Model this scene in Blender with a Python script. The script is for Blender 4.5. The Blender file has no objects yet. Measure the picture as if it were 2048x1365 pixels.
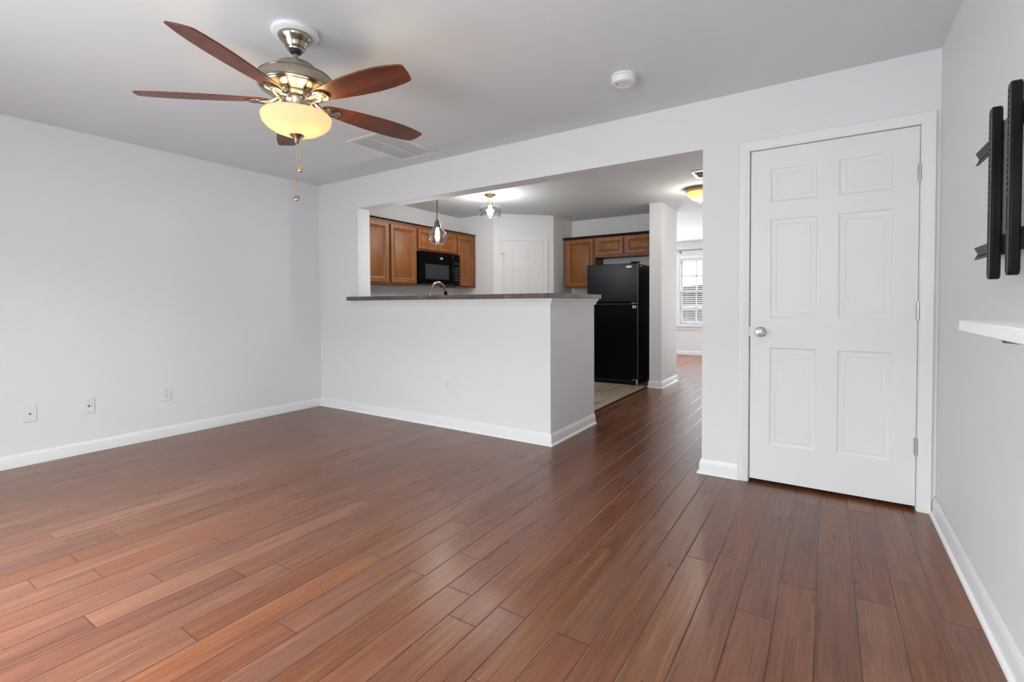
import bpy, bmesh, math, random
from mathutils import Vector, Matrix

SC = bpy.context.scene
COL = SC.collection
PI = math.pi
random.seed(7)

# ------------------------------------------------------------------ camera
F_PX, CY = 968.43, 631.0                      # focal length and principal row for 2048x1365
cam_d = bpy.data.cameras.new('camera')
cam_d.sensor_fit = 'HORIZONTAL'; cam_d.sensor_width = 36.0
cam_d.lens = F_PX / 2048 * 36.0
cam_d.shift_y = (CY - 682.5) / 2048
cam_d.clip_start = 0.03; cam_d.clip_end = 200
cam = bpy.data.objects.new('camera', cam_d); COL.objects.link(cam)
_r = Vector((0.836931, 0.547281, -0.005431)); _u = Vector((-0.008553, 0.023000, 0.999699)); _f = Vector((-0.547241, 0.836633, -0.023930))
cam.matrix_world = Matrix(((_r.x, _u.x, -_f.x, 0), (_r.y, _u.y, -_f.y, 0), (_r.z, _u.z, -_f.z, 1.12666), (0, 0, 0, 1)))
SC.camera = cam

# ------------------------------------------------------------------ world, daylight, exposure
SC.view_settings.view_transform = 'Standard'
SC.view_settings.look = 'None'
SC.view_settings.gamma = 1.0
SC.view_settings.exposure = -0.05
SC.view_settings.use_curve_mapping = False
W = bpy.data.worlds.new('overcast_sky'); SC.world = W
W.use_nodes = True
bg = W.node_tree.nodes['Background']
bg.inputs[0].default_value = (0.88, 0.94, 1.0, 1); bg.inputs[1].default_value = 6.0

def area(name, loc, rot, sx, sy, power, col=(1, 1, 1)):
    d = bpy.data.lights.new(name, 'AREA'); d.shape = 'RECTANGLE'; d.size = sx; d.size_y = sy
    d.energy = power; d.color = col
    o = bpy.data.objects.new(name, d); COL.objects.link(o); o.location = loc; o.rotation_euler = rot
    return o
def point(name, loc, power, col, r=0.03):
    d = bpy.data.lights.new(name, 'POINT'); d.energy = power; d.color = col; d.shadow_soft_size = r
    o = bpy.data.objects.new(name, d); COL.objects.link(o); o.location = loc
    return o
# daylight entering by the patio door behind the camera, then added rear and front fills
area('daylight_patio_sky', (-2.45, -1.95, 3.2), (math.radians(40), 0, 0), 4.2, 2.0, 1180, (0.955, 0.982, 1.0))
area('daylight_patio_overhead', (-2.7, -1.4, 3.5), (math.radians(24), 0, 0), 3.4, 1.2, 420, (0.97, 0.985, 1.0))
area('daylight_patio_door', (-2.45, -0.72, 1.04), (math.radians(84), 0, 0), 1.75, 1.95, 8, (0.955, 0.982, 1.0))
area('added_fill_rear', (-0.35, -0.72, 1.45), (math.radians(90), 0, 0), 0.95, 1.2, 32, (0.955, 0.982, 1.0))  # added fill through an invented rear window
area('added_fill_front_left', (-3.75, 11.0, 1.35), (-PI/2, 0, 0), 1.2, 1.4, 120, (0.97, 0.99, 1.0))  # added fill behind an invented, hidden opening left of the far window
area('added_fill_front_right', (-1.25, 11.0, 1.1), (-PI/2, 0, 0), 0.8, 1.9, 40, (0.97, 0.99, 1.0))  # added fill behind an invented doorway, brightens the front room floor

# ------------------------------------------------------------------ room dimensions
XL, XR, YB, YR, ZC = -4.741, 0.480, 3.347, -0.55, 2.44
YB2 = YB + 0.155
XP = -1.83                                      # free end of the half wall
YK = 5.785                                      # kitchen wall beyond the microwave run
YFW = 7.06                                      # wall behind the fridge
YF = 10.8                                       # far wall of the front room
ZH = 2.125                                      # head of the wide opening

# ------------------------------------------------------------------ materials
def lin(c):
    return tuple(((v/255/12.92) if v/255 <= 0.04045 else ((v/255+0.055)/1.055)**2.4) for v in c) + (1,)
def mat(name, col, rough=0.5, metal=0.0, spec=0.5, bump=None, coat=0.0, vary=None):
    m = bpy.data.materials.new(name); m.use_nodes = True
    nt = m.node_tree; b = nt.nodes['Principled BSDF']
    c = lin(col) if max(col) > 1.0 else tuple(col) + (1,)
    b.inputs['Base Color'].default_value = c
    b.inputs['Roughness'].default_value = rough
    b.inputs['Metallic'].default_value = metal
    b.inputs['Specular IOR Level'].default_value = spec
    b.inputs['Coat Weight'].default_value = coat
    tc = nt.nodes.new('ShaderNodeTexCoord')
    if bump:
        n = nt.nodes.new('ShaderNodeTexNoise'); n.inputs['Scale'].default_value = bump[0]; n.inputs['Detail'].default_value = bump[2] if len(bump) > 2 else 3
        nt.links.new(tc.outputs['Object'], n.inputs['Vector'])
        bp = nt.nodes.new('ShaderNodeBump'); bp.inputs['Strength'].default_value = bump[1]; bp.inputs['Distance'].default_value = 0.004
        nt.links.new(n.outputs['Fac'], bp.inputs['Height']); nt.links.new(bp.outputs['Normal'], b.inputs['Normal'])
    if vary:
        n = nt.nodes.new('ShaderNodeTexNoise'); n.inputs['Scale'].default_value = vary[0]; n.inputs['Detail'].default_value = 4
        nt.links.new(tc.outputs['Object'], n.inputs['Vector'])
        mx = nt.nodes.new('ShaderNodeMix'); mx.data_type = 'RGBA'
        mx.inputs['A'].default_value = tuple(v*(1-vary[1]) for v in c[:3]) + (1,)
        mx.inputs['B'].default_value = tuple(min(1, v*(1+vary[1])) for v in c[:3]) + (1,)
        nt.links.new(n.outputs['Fac'], mx.inputs['Factor']); nt.links.new(mx.outputs['Result'], b.inputs['Base Color'])
    return m
def N(nt, t, **kw):
    n = nt.nodes.new(t)
    for k, v in kw.items():
        setattr(n, k, v)
    return n
def math_n(nt, op, a, b=None):
    n = nt.nodes.new('ShaderNodeMath'); n.operation = op
    for i, v in enumerate((a, b)):
        if v is None: continue
        if isinstance(v, (int, float)): n.inputs[i].default_value = v
        else: nt.links.new(v, n.inputs[i])
    return n.outputs[0]
def ramp(nt, fac, stops):
    r = nt.nodes.new('ShaderNodeValToRGB'); e = r.color_ramp.elements
    while len(e) < len(stops): e.new(0.5)
    for el, (p, c) in zip(e, stops):
        el.position = p; el.color = c
    nt.links.new(fac, r.inputs[0]); return r.outputs[0]

M = {}
M['wall'] = mat('wall_paint', (0.80, 0.80, 0.805), 0.65, spec=0.25, bump=(220, 0.04))
M['ceiling'] = mat('ceiling_paint', (0.74, 0.768, 0.785), 0.8, spec=0.15, bump=(120, 0.10))
M['trim'] = mat('trim_paint', (0.83, 0.83, 0.83), 0.38, spec=0.4)
M['door'] = mat('door_paint', (0.82, 0.82, 0.825), 0.42, spec=0.4, bump=(90, 0.03))
M['plastic'] = mat('white_plastic', (0.80, 0.80, 0.80), 0.35)
M['slot'] = mat('slot_dark', (0.002, 0.002, 0.002), 0.7, 0.0, 0.05)
M['nickel'] = mat('brushed_nickel', (0.40, 0.355, 0.30), 0.25, 1.0, bump=(300, 0.03))
M['darknickel'] = mat('dark_nickel', (0.20, 0.185, 0.165), 0.28, 1.0)
M['chrome'] = mat('satin_steel', (0.62, 0.62, 0.61), 0.22, 1.0)
M['brass'] = mat('antique_brass', (0.62, 0.46, 0.26), 0.3, 1.0)
M['blackmetal'] = mat('black_powder_coat', (0.004, 0.004, 0.0045), 0.40, 0.0, 0.25)
M['gloss_black'] = mat('gloss_black', (0.003, 0.003, 0.004), 0.12, 0.0, 0.2)
M['satin_black'] = mat('satin_black', (0.003, 0.003, 0.004), 0.35, 0.0, 0.12)
M['dark_ball'] = mat('black_rubber', (0.01, 0.01, 0.01), 0.5)
M['silver'] = mat('silver_print', (0.6, 0.6, 0.62), 0.35, 0.6)
M['greymetal'] = mat('zinc_bracket', (0.55, 0.55, 0.55), 0.35, 0.8)
M['iron'] = mat('grey_iron', (0.2, 0.2, 0.2), 0.5, 0.6)
M['keys'] = mat('key_print', (0.35, 0.36, 0.38), 0.5)
M['sticker'] = mat('paper_sticker', (0.55, 0.53, 0.47), 0.6)

def wood(name, c0, c1, c2, axis, rough=0.35, scale=1.0, coat=0.0):
    m = bpy.data.materials.new(name); m.use_nodes = True; nt = m.node_tree; b = nt.nodes['Principled BSDF']
    tc = N(nt, 'ShaderNodeTexCoord'); mp = N(nt, 'ShaderNodeMapping')
    s = [26*scale]*3; s[axis] = 1.6*scale
    mp.inputs['Scale'].default_value = s
    nt.links.new(tc.outputs['Object'], mp.inputs['Vector'])
    n = N(nt, 'ShaderNodeTexNoise'); n.inputs['Scale'].default_value = 1.0; n.inputs['Detail'].default_value = 6; n.inputs['Distortion'].default_value = 0.6
    nt.links.new(mp.outputs['Vector'], n.inputs['Vector'])
    n2 = N(nt, 'ShaderNodeTexNoise'); n2.inputs['Scale'].default_value = 4.0; n2.inputs['Detail'].default_value = 2
    nt.links.new(tc.outputs['Object'], n2.inputs['Vector'])
    f = math_n(nt, 'ADD', math_n(nt, 'MULTIPLY', n.outputs['Fac'], 0.6), math_n(nt, 'MULTIPLY', n2.outputs['Fac'], 0.4))
    col = ramp(nt, f, [(0.3, tuple(c0)+(1,)), (0.5, tuple(c1)+(1,)), (0.7, tuple(c2)+(1,))])
    nt.links.new(col, b.inputs['Base Color'])
    b.inputs['Roughness'].default_value = rough; b.inputs['Coat Weight'].default_value = coat; b.inputs['Coat Roughness'].default_value = 0.2
    return m
M['cab'] = wood('maple_cabinet', (0.19, 0.058, 0.009), (0.27, 0.090, 0.015), (0.36, 0.130, 0.024), 2, 0.46, 0.8)
M['cabframe'] = wood('maple_cabinet_shaded', (0.13, 0.034, 0.006), (0.17, 0.048, 0.008), (0.20, 0.058, 0.010), 2, 0.46, 0.8)  # darker maple: shade of the door gaps put into the frame colour
M['glaze'] = mat('dark_glaze', (0.035, 0.012, 0.005), 0.4)
M['blade'] = wood('rosewood_blade', (0.060, 0.012, 0.005), (0.135, 0.029, 0.010), (0.23, 0.058, 0.018), 0, 0.38, 1.2, 0.0)

# plank floor: every plank carries a random value and its own UV (x across in metres, y along in metres)
def plank_mat(name, stops, seam_col, width, rough, grain_scale, wave=0.0, spec=0.5, streak=0.5):
    m = bpy.data.materials.new(name); m.use_nodes = True; nt = m.node_tree; b = nt.nodes['Principled BSDF']
    at = N(nt, 'ShaderNodeAttribute'); at.attribute_name = 'plank'
    sp = N(nt, 'ShaderNodeSeparateColor'); nt.links.new(at.outputs['Color'], sp.inputs[0])
    tc = N(nt, 'ShaderNodeTexCoord')
    uv = N(nt, 'ShaderNodeUVMap'); uv.uv_map = 'seam'
    su = N(nt, 'ShaderNodeSeparateXYZ'); nt.links.new(uv.outputs['UV'], su.inputs[0])
    # grain: stretched noise shifted per plank
    off = N(nt, 'ShaderNodeCombineXYZ')
    nt.links.new(math_n(nt, 'MULTIPLY', sp.outputs['Green'], 37.0), off.inputs[0]); nt.links.new(math_n(nt, 'MULTIPLY', sp.outputs['Red'], 53.0), off.inputs[1])
    ad = N(nt, 'ShaderNodeVectorMath', operation='ADD'); nt.links.new(tc.outputs['Object'], ad.inputs[0]); nt.links.new(off.outputs[0], ad.inputs[1])
    def grain(sx, sy, det, dist=0.0):
        mp = N(nt, 'ShaderNodeMapping'); mp.inputs['Scale'].default_value = (sx, sy, 1)
        nt.links.new(ad.outputs[0], mp.inputs['Vector'])
        n = N(nt, 'ShaderNodeTexNoise'); n.inputs['Scale'].default_value = 1.0; n.inputs['Detail'].default_value = det; n.inputs['Distortion'].default_value = dist
        nt.links.new(mp.outputs['Vector'], n.inputs['Vector']); return n.outputs['Fac']
    g1 = grain(30*grain_scale, 1.8*grain_scale, 4, 0.0); g2 = grain(140*grain_scale, 5*grain_scale, 3); g3 = grain(6, 1.2, 2)
    g4 = grain(55*grain_scale, 1.1*grain_scale, 2, 0.2)
    v = math_n(nt, 'MULTIPLY', sp.outputs['Blue'], 1.0 - streak)
    for g, wgt in ((g1, 0.62), (g2, 0.75), (g3, 0.35), (g4, 0.55)):
        v = math_n(nt, 'ADD', v, math_n(nt, 'MULTIPLY', math_n(nt, 'SUBTRACT', g, 0.5), streak*wgt))
    v = math_n(nt, 'ADD', v, streak*0.5)
    col = ramp(nt, v, stops)
    hs = N(nt, 'ShaderNodeHueSaturation')          # planks differ a little in hue and depth
    nt.links.new(math_n(nt, 'ADD', 0.497, math_n(nt, 'MULTIPLY', sp.outputs['Red'], 0.006)), hs.inputs['Hue'])
    nt.links.new(math_n(nt, 'ADD', 0.90, math_n(nt, 'MULTIPLY', sp.outputs['Green'], 0.14)), hs.inputs['Saturation'])
    nt.links.new(col, hs.inputs['Color']); col = hs.outputs['Color']
    # seams
    du = math_n(nt, 'MINIMUM', su.outputs[0], math_n(nt, 'SUBTRACT', width, su.outputs[0]))
    al = N(nt, 'ShaderNodeAttribute'); al.attribute_name = 'plank_length'
    dv = math_n(nt, 'MINIMUM', su.outputs[1], math_n(nt, 'SUBTRACT', al.outputs['Fac'], su.outputs[1]))
    dist = math_n(nt, 'MINIMUM', du, dv)
    mr = N(nt, 'ShaderNodeMapRange'); mr.inputs[1].default_value = 0.0007; mr.inputs[2].default_value = 0.0018; mr.inputs[3].default_value = 0.0; mr.inputs[4].default_value = 1.0
    nt.links.new(dist, mr.inputs[0])
    mx = N(nt, 'ShaderNodeMix', data_type='RGBA'); mx.inputs['A'].default_value = tuple(seam_col)+(1,)
    nt.links.new(mr.outputs[0], mx.inputs['Factor']); nt.links.new(col, mx.inputs['B'])
    nt.links.new(mx.outputs['Result'], b.inputs['Base Color'])
    # relief: eased edges, brushed grain, hand-scraped waves
    ed = N(nt, 'ShaderNodeMapRange'); ed.inputs[1].default_value = 0.0; ed.inputs[2].default_value = 0.004; ed.inputs[3].default_value = 0.0; ed.inputs[4].default_value = 1.0
    nt.links.new(dist, ed.inputs[0])
    h = math_n(nt, 'ADD', math_n(nt, 'MULTIPLY', ed.outputs[0], 0.0012), math_n(nt, 'MULTIPLY', g2, 0.00006))
    h = math_n(nt, 'ADD', h, math_n(nt, 'MULTIPLY', grain(26, 3.5, 1), wave))
    bp = N(nt, 'ShaderNodeBump'); bp.inputs['Strength'].default_value = 1.0; bp.inputs['Distance'].default_value = 1.0
    nt.links.new(h, bp.inputs['Height']); nt.links.new(bp.outputs['Normal'], b.inputs['Normal'])
    rr = math_n(nt, 'ADD', rough, math_n(nt, 'MULTIPLY', math_n(nt, 'SUBTRACT', g1, 0.5), 0.04))
    nt.links.new(rr, b.inputs['Roughness'])
    b.inputs['Specular IOR Level'].default_value = spec
    return m
M['floor'] = plank_mat('bamboo_planks', [(0.22, (0.088, 0.029, 0.014, 1)), (0.42, (0.140, 0.049, 0.023, 1)), (0.58, (0.180, 0.067, 0.032, 1)), (0.80, (0.260, 0.108, 0.053, 1))], (0.03, 0.012, 0.008), 0.1238, 0.28, 1.0, 0.0005, 0.5, 0.76)
M['kfloor'] = plank_mat('grey_vinyl_planks', [(0.28, (0.13, 0.095, 0.06, 1)), (0.42, (0.36, 0.30, 0.23, 1)), (0.6, (0.46, 0.40, 0.31, 1)), (0.85, (0.56, 0.50, 0.41, 1))], (0.12, 0.09, 0.06), 0.152, 0.4, 0.35, 0.0, 0.4, 0.9)
M['strip'] = mat('dark_threshold', (0.075, 0.018, 0.009), 0.3)

def counter_mat():
    m = bpy.data.materials.new('slate_laminate'); m.use_nodes = True; nt = m.node_tree; b = nt.nodes['Principled BSDF']
    tc = N(nt, 'ShaderNodeTexCoord')
    n = N(nt, 'ShaderNodeTexNoise'); n.inputs['Scale'].default_value = 9; n.inputs['Detail'].default_value = 8; n.inputs['Roughness'].default_value = 0.65
    nt.links.new(tc.outputs['Object'], n.inputs['Vector'])
    c = ramp(nt, n.outputs['Fac'], [(0.32, (0.045, 0.042, 0.040, 1)), (0.48, (0.10, 0.092, 0.085, 1)), (0.58, (0.15, 0.10, 0.085, 1)), (0.72, (0.20, 0.19, 0.18, 1))])
    nt.links.new(c, b.inputs['Base Color']); b.inputs['Roughness'].default_value = 0.35
    return m
M['counter'] = counter_mat()

def glass_mat(name, tint=(1, 1, 1), refl=1.0):
    m = bpy.data.materials.new(name); m.use_nodes = True; nt = m.node_tree
    nt.nodes.remove(nt.nodes['Principled BSDF']); out = nt.nodes['Material Output']
    t = N(nt, 'ShaderNodeBsdfTransparent'); t.inputs[0].default_value = tuple(tint)+(1,)
    g = N(nt, 'ShaderNodeBsdfGlossy'); g.inputs['Roughness'].default_value = 0.03
    lw = N(nt, 'ShaderNodeLayerWeight'); lw.inputs['Blend'].default_value = 0.35
    mx = N(nt, 'ShaderNodeMixShader')
    f = math_n(nt, 'MINIMUM', math_n(nt, 'ADD', math_n(nt, 'MULTIPLY', math_n(nt, 'POWER', lw.outputs['Facing'], 2.0), 0.9*refl), 0.09), 1.0)
    nt.links.new(f, mx.inputs[0]); nt.links.new(t.outputs[0], mx.inputs[1]); nt.links.new(g.outputs[0], mx.inputs[2])
    nt.links.new(mx.outputs[0], out.inputs[0])
    return m
M['glass'] = glass_mat('clear_glass', (0.93, 0.94, 0.95))
M['pane'] = glass_mat('window_glass', (0.97, 0.98, 0.98), 0.6)
def emit(name, col, s):
    m = bpy.data.materials.new(name); m.use_nodes = True; nt = m.node_tree
    nt.nodes.remove(nt.nodes['Principled BSDF'])
    e = N(nt, 'ShaderNodeEmission'); e.inputs[0].default_value = tuple(col)+(1,); e.inputs[1].default_value = s
    nt.links.new(e.outputs[0], nt.nodes['Material Output'].inputs[0]); return m
M['bulb'] = emit('white_bulb', (1, 0.98, 0.96), 9.0)
M['warmbulb'] = emit('warm_bulb', (1, 0.74, 0.38), 85.0)
def bowl_mat(name, e_col, e_s, tcol):
    m = bpy.data.materials.new(name); m.use_nodes = True; nt = m.node_tree
    nt.nodes.remove(nt.nodes['Principled BSDF'])
    tr = N(nt, 'ShaderNodeBsdfTranslucent'); tr.inputs[0].default_value = tuple(tcol)+(1,)
    gl = N(nt, 'ShaderNodeBsdfDiffuse'); gl.inputs[0].default_value = (0.75, 0.68, 0.55, 1)
    e = N(nt, 'ShaderNodeEmission'); e.inputs[0].default_value = tuple(e_col)+(1,); e.inputs[1].default_value = e_s
    mx = N(nt, 'ShaderNodeMixShader'); mx.inputs[0].default_value = 0.7
    a = N(nt, 'ShaderNodeAddShader')
    nt.links.new(gl.outputs[0], mx.inputs[1]); nt.links.new(tr.outputs[0], mx.inputs[2])
    nt.links.new(mx.outputs[0], a.inputs[0]); nt.links.new(e.outputs[0], a.inputs[1]); nt.links.new(a.outputs[0], nt.nodes['Material Output'].inputs[0])
    return m
M['bowl'] = bowl_mat('frosted_bowl_glass', (1.0, 0.79, 0.44), 0.50, (0.30, 0.25, 0.16))
M['hallbowl'] = bowl_mat('ribbed_amber_glass', (1.0, 0.74, 0.38), 0.42, (0.22, 0.17, 0.10))

def fridge_mat(nm, col, spec):
    m = mat(nm, col, 0.20, 0.0, spec)
    nt = m.node_tree; b = nt.nodes['Principled BSDF']; tc = [n for n in nt.nodes if n.type == 'TEX_COORD'][0]
    v = N(nt, 'ShaderNodeTexNoise'); v.inputs['Scale'].default_value = 170; v.inputs['Detail'].default_value = 3
    nt.links.new(tc.outputs['Object'], v.inputs['Vector'])
    bp = N(nt, 'ShaderNodeBump'); bp.inputs['Strength'].default_value = 0.5; bp.inputs['Distance'].default_value = 0.0013
    nt.links.new(v.outputs['Fac'], bp.inputs['Height']); nt.links.new(bp.outputs['Normal'], b.inputs['Normal'])
    return m
M['fridge'] = fridge_mat('textured_black_steel', (0.003, 0.0035, 0.006), 0.12)
M['freezer'] = fridge_mat('textured_black_steel_lit', (0.003, 0.004, 0.010), 0.40)  # same steel as the fridge door, its stronger light put into colour and gloss

# ------------------------------------------------------------------ mesh helpers
class MB:
    def __init__(s): s.bm = bmesh.new(); s.mi = 0
    def face(s, pts, smooth=False):
        vs = [s.bm.verts.new(p) for p in pts]
        try:
            f = s.bm.faces.new(vs); f.material_index = s.mi; f.smooth = smooth; return f
        except ValueError: return None
    def box(s, x0, x1, y0, y1, z0, z1, mtx=None):
        p = [Vector((x, y, z)) for z in (z0, z1) for y in (y0, y1) for x in (x0, x1)]
        if mtx is not None: p = [mtx @ q for q in p]
        v = [s.bm.verts.new(q) for q in p]
        for q in ((0, 2, 3, 1), (4, 5, 7, 6), (0, 1, 5, 4), (2, 6, 7, 3), (0, 4, 6, 2), (1, 3, 7, 5)):
            f = s.bm.faces.new([v[i] for i in q]); f.material_index = s.mi
        return s
    def prism(s, pts, f0, f1):
        """closed outline pts (2-D); f0/f1 map a 2-D point to 3-D on each end"""
        a = [s.bm.verts.new(f0(p)) for p in pts]; b = [s.bm.verts.new(f1(p)) for p in pts]
        n = len(pts)
        for q in (s.bm.faces.new(a[::-1]), s.bm.faces.new(b)): q.material_index = s.mi
        for i in range(n):
            f = s.bm.faces.new((a[i], a[(i+1) % n], b[(i+1) % n], b[i])); f.material_index = s.mi
        return s
    def prism_z(s, pts, z0, z1): return s.prism(pts, lambda p: (p[0], p[1], z0), lambda p: (p[0], p[1], z1))
    def prism_y(s, pts, y0, y1): return s.prism(pts, lambda p: (p[0], y0, p[1]), lambda p: (p[0], y1, p[1]))
    def prism_x(s, pts, x0, x1): return s.prism(pts, lambda p: (x0, p[0], p[1]), lambda p: (x1, p[0], p[1]))
    def lathe(s, prof, c=(0, 0), seg=48, mtx=None, close=False):
        """prof: list of (r, z) top to bottom or the other way; around vertical axis at c"""
        rings = []
        for r, z in prof:
            if r < 1e-5:
                p = Vector((c[0], c[1], z)); rings.append([s.bm.verts.new(mtx @ p if mtx is not None else p)])
            else:
                ring = []
                for i in range(seg):
                    a = 2*PI*i/seg; p = Vector((c[0]+r*math.cos(a), c[1]+r*math.sin(a), z))
                    ring.append(s.bm.verts.new(mtx @ p if mtx is not None else p))
                rings.append(ring)
        pairs = list(zip(rings, rings[1:])) + ([(rings[-1], rings[0])] if close else [])
        for A, B in pairs:
            for i in range(seg):
                j = (i+1) % seg
                vs = [A[i % len(A)]] + ([A[j]] if len(A) > 1 else []) + ([B[j]] if len(B) > 1 else []) + [B[i % len(B)]]
                if len(vs) >= 3:
                    try:
                        f = s.bm.faces.new(vs); f.smooth = True; f.material_index = s.mi
                    except ValueError: pass
        return s
    def tube(s, pts, r, seg=10, cap=True):
        pts = [Vector(p) for p in pts]; rings = []
        ref = None
        for i, p in enumerate(pts):
            t = (pts[min(i+1, len(pts)-1)] - pts[max(i-1, 0)]).normalized()
            if ref is None: ref = t.orthogonal().normalized()
            ref = (ref - t*ref.dot(t)).normalized(); q = t.cross(ref)
            rr = r[i] if isinstance(r, (list, tuple)) else r
            rings.append([s.bm.verts.new(p + (ref*math.cos(2*PI*k/seg) + q*math.sin(2*PI*k/seg))*rr) for k in range(seg)])
        for A, B in zip(rings, rings[1:]):
            for k in range(seg):
                f = s.bm.faces.new((A[k], A[(k+1) % seg], B[(k+1) % seg], B[k])); f.smooth = True; f.material_index = s.mi
        if cap:
            for R in (rings[0][::-1], rings[-1]):
                f = s.bm.faces.new(R); f.material_index = s.mi
        return s
    def sphere(s, c, r, seg=16, rings=10, sc=(1, 1, 1)):
        prof = [(max(0.0, r*math.sin(PI*i/rings)), r*math.cos(PI*i/rings)) for i in range(rings+1)]
        prof[0] = (0, r); prof[-1] = (0, -r)
        m = Matrix.Translation(Vector(c)) @ Matrix.Diagonal((sc[0], sc[1], sc[2], 1))
        return s.lathe(prof, (0, 0), seg, m)
    def build(s, name, mats, parent=None, bevel=0.0, seg=2, smooth_angle=None):
        bmesh.ops.recalc_face_normals(s.bm, faces=s.bm.faces)
        me = bpy.data.meshes.new(name); s.bm.to_mesh(me); s.bm.free()
        me.set_sharp_from_angle(angle=math.radians(38))
        for m in (mats if isinstance(mats, (list, tuple)) else [mats]): me.materials.append(m)
        o = bpy.data.objects.new(name, me); COL.objects.link(o)
        if parent is not None: o.parent = parent; o.matrix_parent_inverse = parent.matrix_world.inverted() if False else Matrix.Translation(-Vector(parent.location))
        if bevel:
            b = o.modifiers.new('soften', 'BEVEL'); b.width = bevel; b.segments = seg; b.limit_method = 'ANGLE'; b.angle_limit = math.radians(40)
        return o

def thing(name, label, cat, loc, group=None):
    o = bpy.data.objects.new(name, None); COL.objects.link(o); o.location = loc; o.empty_display_size = 0.05
    o['label'] = label; o['category'] = cat
    if group: o['group'] = group
    return o
def tag(o, label, cat, group=None):
    o['label'] = label; o['category'] = cat
    if group: o['group'] = group
    return o
def struct(o, label=None):
    o['kind'] = 'structure'
    if label: o['label'] = label
    return o

def offset_path(path, d):
    """offset an open 2-D polyline to its right-hand side by d, mitred"""
    out = []
    for i, p in enumerate(path):
        p = Vector(p); ns = []
        if i > 0: t = (p - Vector(path[i-1])).normalized(); ns.append(Vector((t.y, -t.x)))
        if i < len(path)-1: t = (Vector(path[i+1]) - p).normalized(); ns.append(Vector((t.y, -t.x)))
        n = ns[0] if len(ns) == 1 else (ns[0]+ns[1]) / (1 + ns[0].dot(ns[1]))
        out.append(p + n*d)
    return out
def sweep(mb, path, prof, ext=0.0):
    """prof: closed outline of (distance from wall, height)"""
    if ext:
        path = [Vector(p) for p in path]
        path[0] = path[0] - (path[1]-path[0]).normalized()*ext; path[-1] = path[-1] + (path[-1]-path[-2]).normalized()*ext
    rows = [[(q.x, q.y, z) for q in offset_path(path, d)] for d, z in prof]
    vs = [[mb.bm.verts.new(p) for p in r] for r in rows]
    n = len(rows)
    for i in range(n):
        a, b = vs[i], vs[(i+1) % n]
        for k in range(len(path)-1):
            f = mb.bm.faces.new((a[k], a[k+1], b[k+1], b[k])); f.material_index = mb.mi
    for k in (0, len(path)-1):
        f = mb.bm.faces.new([vs[i][k] for i in range(n)]); f.material_index = mb.mi
    return mb
def casing(mb, fmap, s0, s1, z1, prof):
    """door casing mitred at the two top corners; fmap(s, z, n); prof: closed outline of (outward from opening, proud)"""
    cols = []
    for d, n in prof:
        cols.append([mb.bm.verts.new(fmap(*p)) for p in ((s0-d, 0.0, n), (s0-d, z1+d, n), (s1+d, z1+d, n), (s1+d, 0.0, n))])
    m = len(prof)
    for i in range(m):
        a, b = cols[i], cols[(i+1) % m]
        for k in range(3): mb.bm.faces.new((a[k], a[k+1], b[k+1], b[k]))
    for k in (0, 3): mb.bm.faces.new([cols[i][k] for i in range(m)])
    return mb
CASING = [(0.0, 0.0), (0.0, 0.010), (0.006, 0.0125), (0.018, 0.0125), (0.024, 0.0165), (0.040, 0.0165), (0.052, 0.019), (0.057, 0.019), (0.060, 0.016), (0.060, 0.0)]

def panelled(mb, fmap, s0, s1, z0, z1, panels, rings, thick, mats=None):
    """slab with recessed/raised panels; rings: list of (inset, depth, material)"""
    xs = sorted({s0, s1, *[p[0] for p in panels], *[p[1] for p in panels]}); zs = sorted({z0, z1, *[p[2] for p in panels], *[p[3] for p in panels]})
    base = mb.mi
    def quad(a, b, c, d, n=0.0): mb.face([fmap(a, c, n), fmap(b, c, n), fmap(b, d, n), fmap(a, d, n)])
    for i in range(len(xs)-1):
        for j in range(len(zs)-1):
            cx, cz = (xs[i]+xs[i+1])/2, (zs[j]+zs[j+1])/2
            if any(p[0] < cx < p[1] and p[2] < cz < p[3] for p in panels): continue
            quad(xs[i], xs[i+1], zs[j], zs[j+1])
    for a, b, c, d in panels:
        prev = (0.0, 0.0)
        for ins, dep, mi in rings:
            mb.mi = mi
            o = [(a+prev[0], c+prev[0]), (b-prev[0], c+prev[0]), (b-prev[0], d-prev[0]), (a+prev[0], d-prev[0])]
            q = [(a+ins, c+ins), (b-ins, c+ins), (b-ins, d-ins), (a+ins, d-ins)]
            for k in range(4):
                l = (k+1) % 4
                mb.face([fmap(*o[k], prev[1]), fmap(*o[l], prev[1]), fmap(*q[l], dep), fmap(*q[k], dep)])
            prev = (ins, dep)
        mb.mi = base
        mb.face([fmap(a+prev[0], c+prev[0], prev[1]), fmap(b-prev[0], c+prev[0], prev[1]), fmap(b-prev[0], d-prev[0], prev[1]), fmap(a+prev[0], d-prev[0], prev[1])])
    t = -thick
    c = [(s0, z0), (s1, z0), (s1, z1), (s0, z1)]
    for k in range(4):
        l = (k+1) % 4
        mb.face([fmap(*c[k], 0), fmap(*c[l], 0), fmap(*c[l], t), fmap(*c[k], t)])
    mb.face([fmap(*c[k], t) for k in range(4)])
    bmesh.ops.remove_doubles(mb.bm, verts=mb.bm.verts, dist=1e-5)
    return mb

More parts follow.
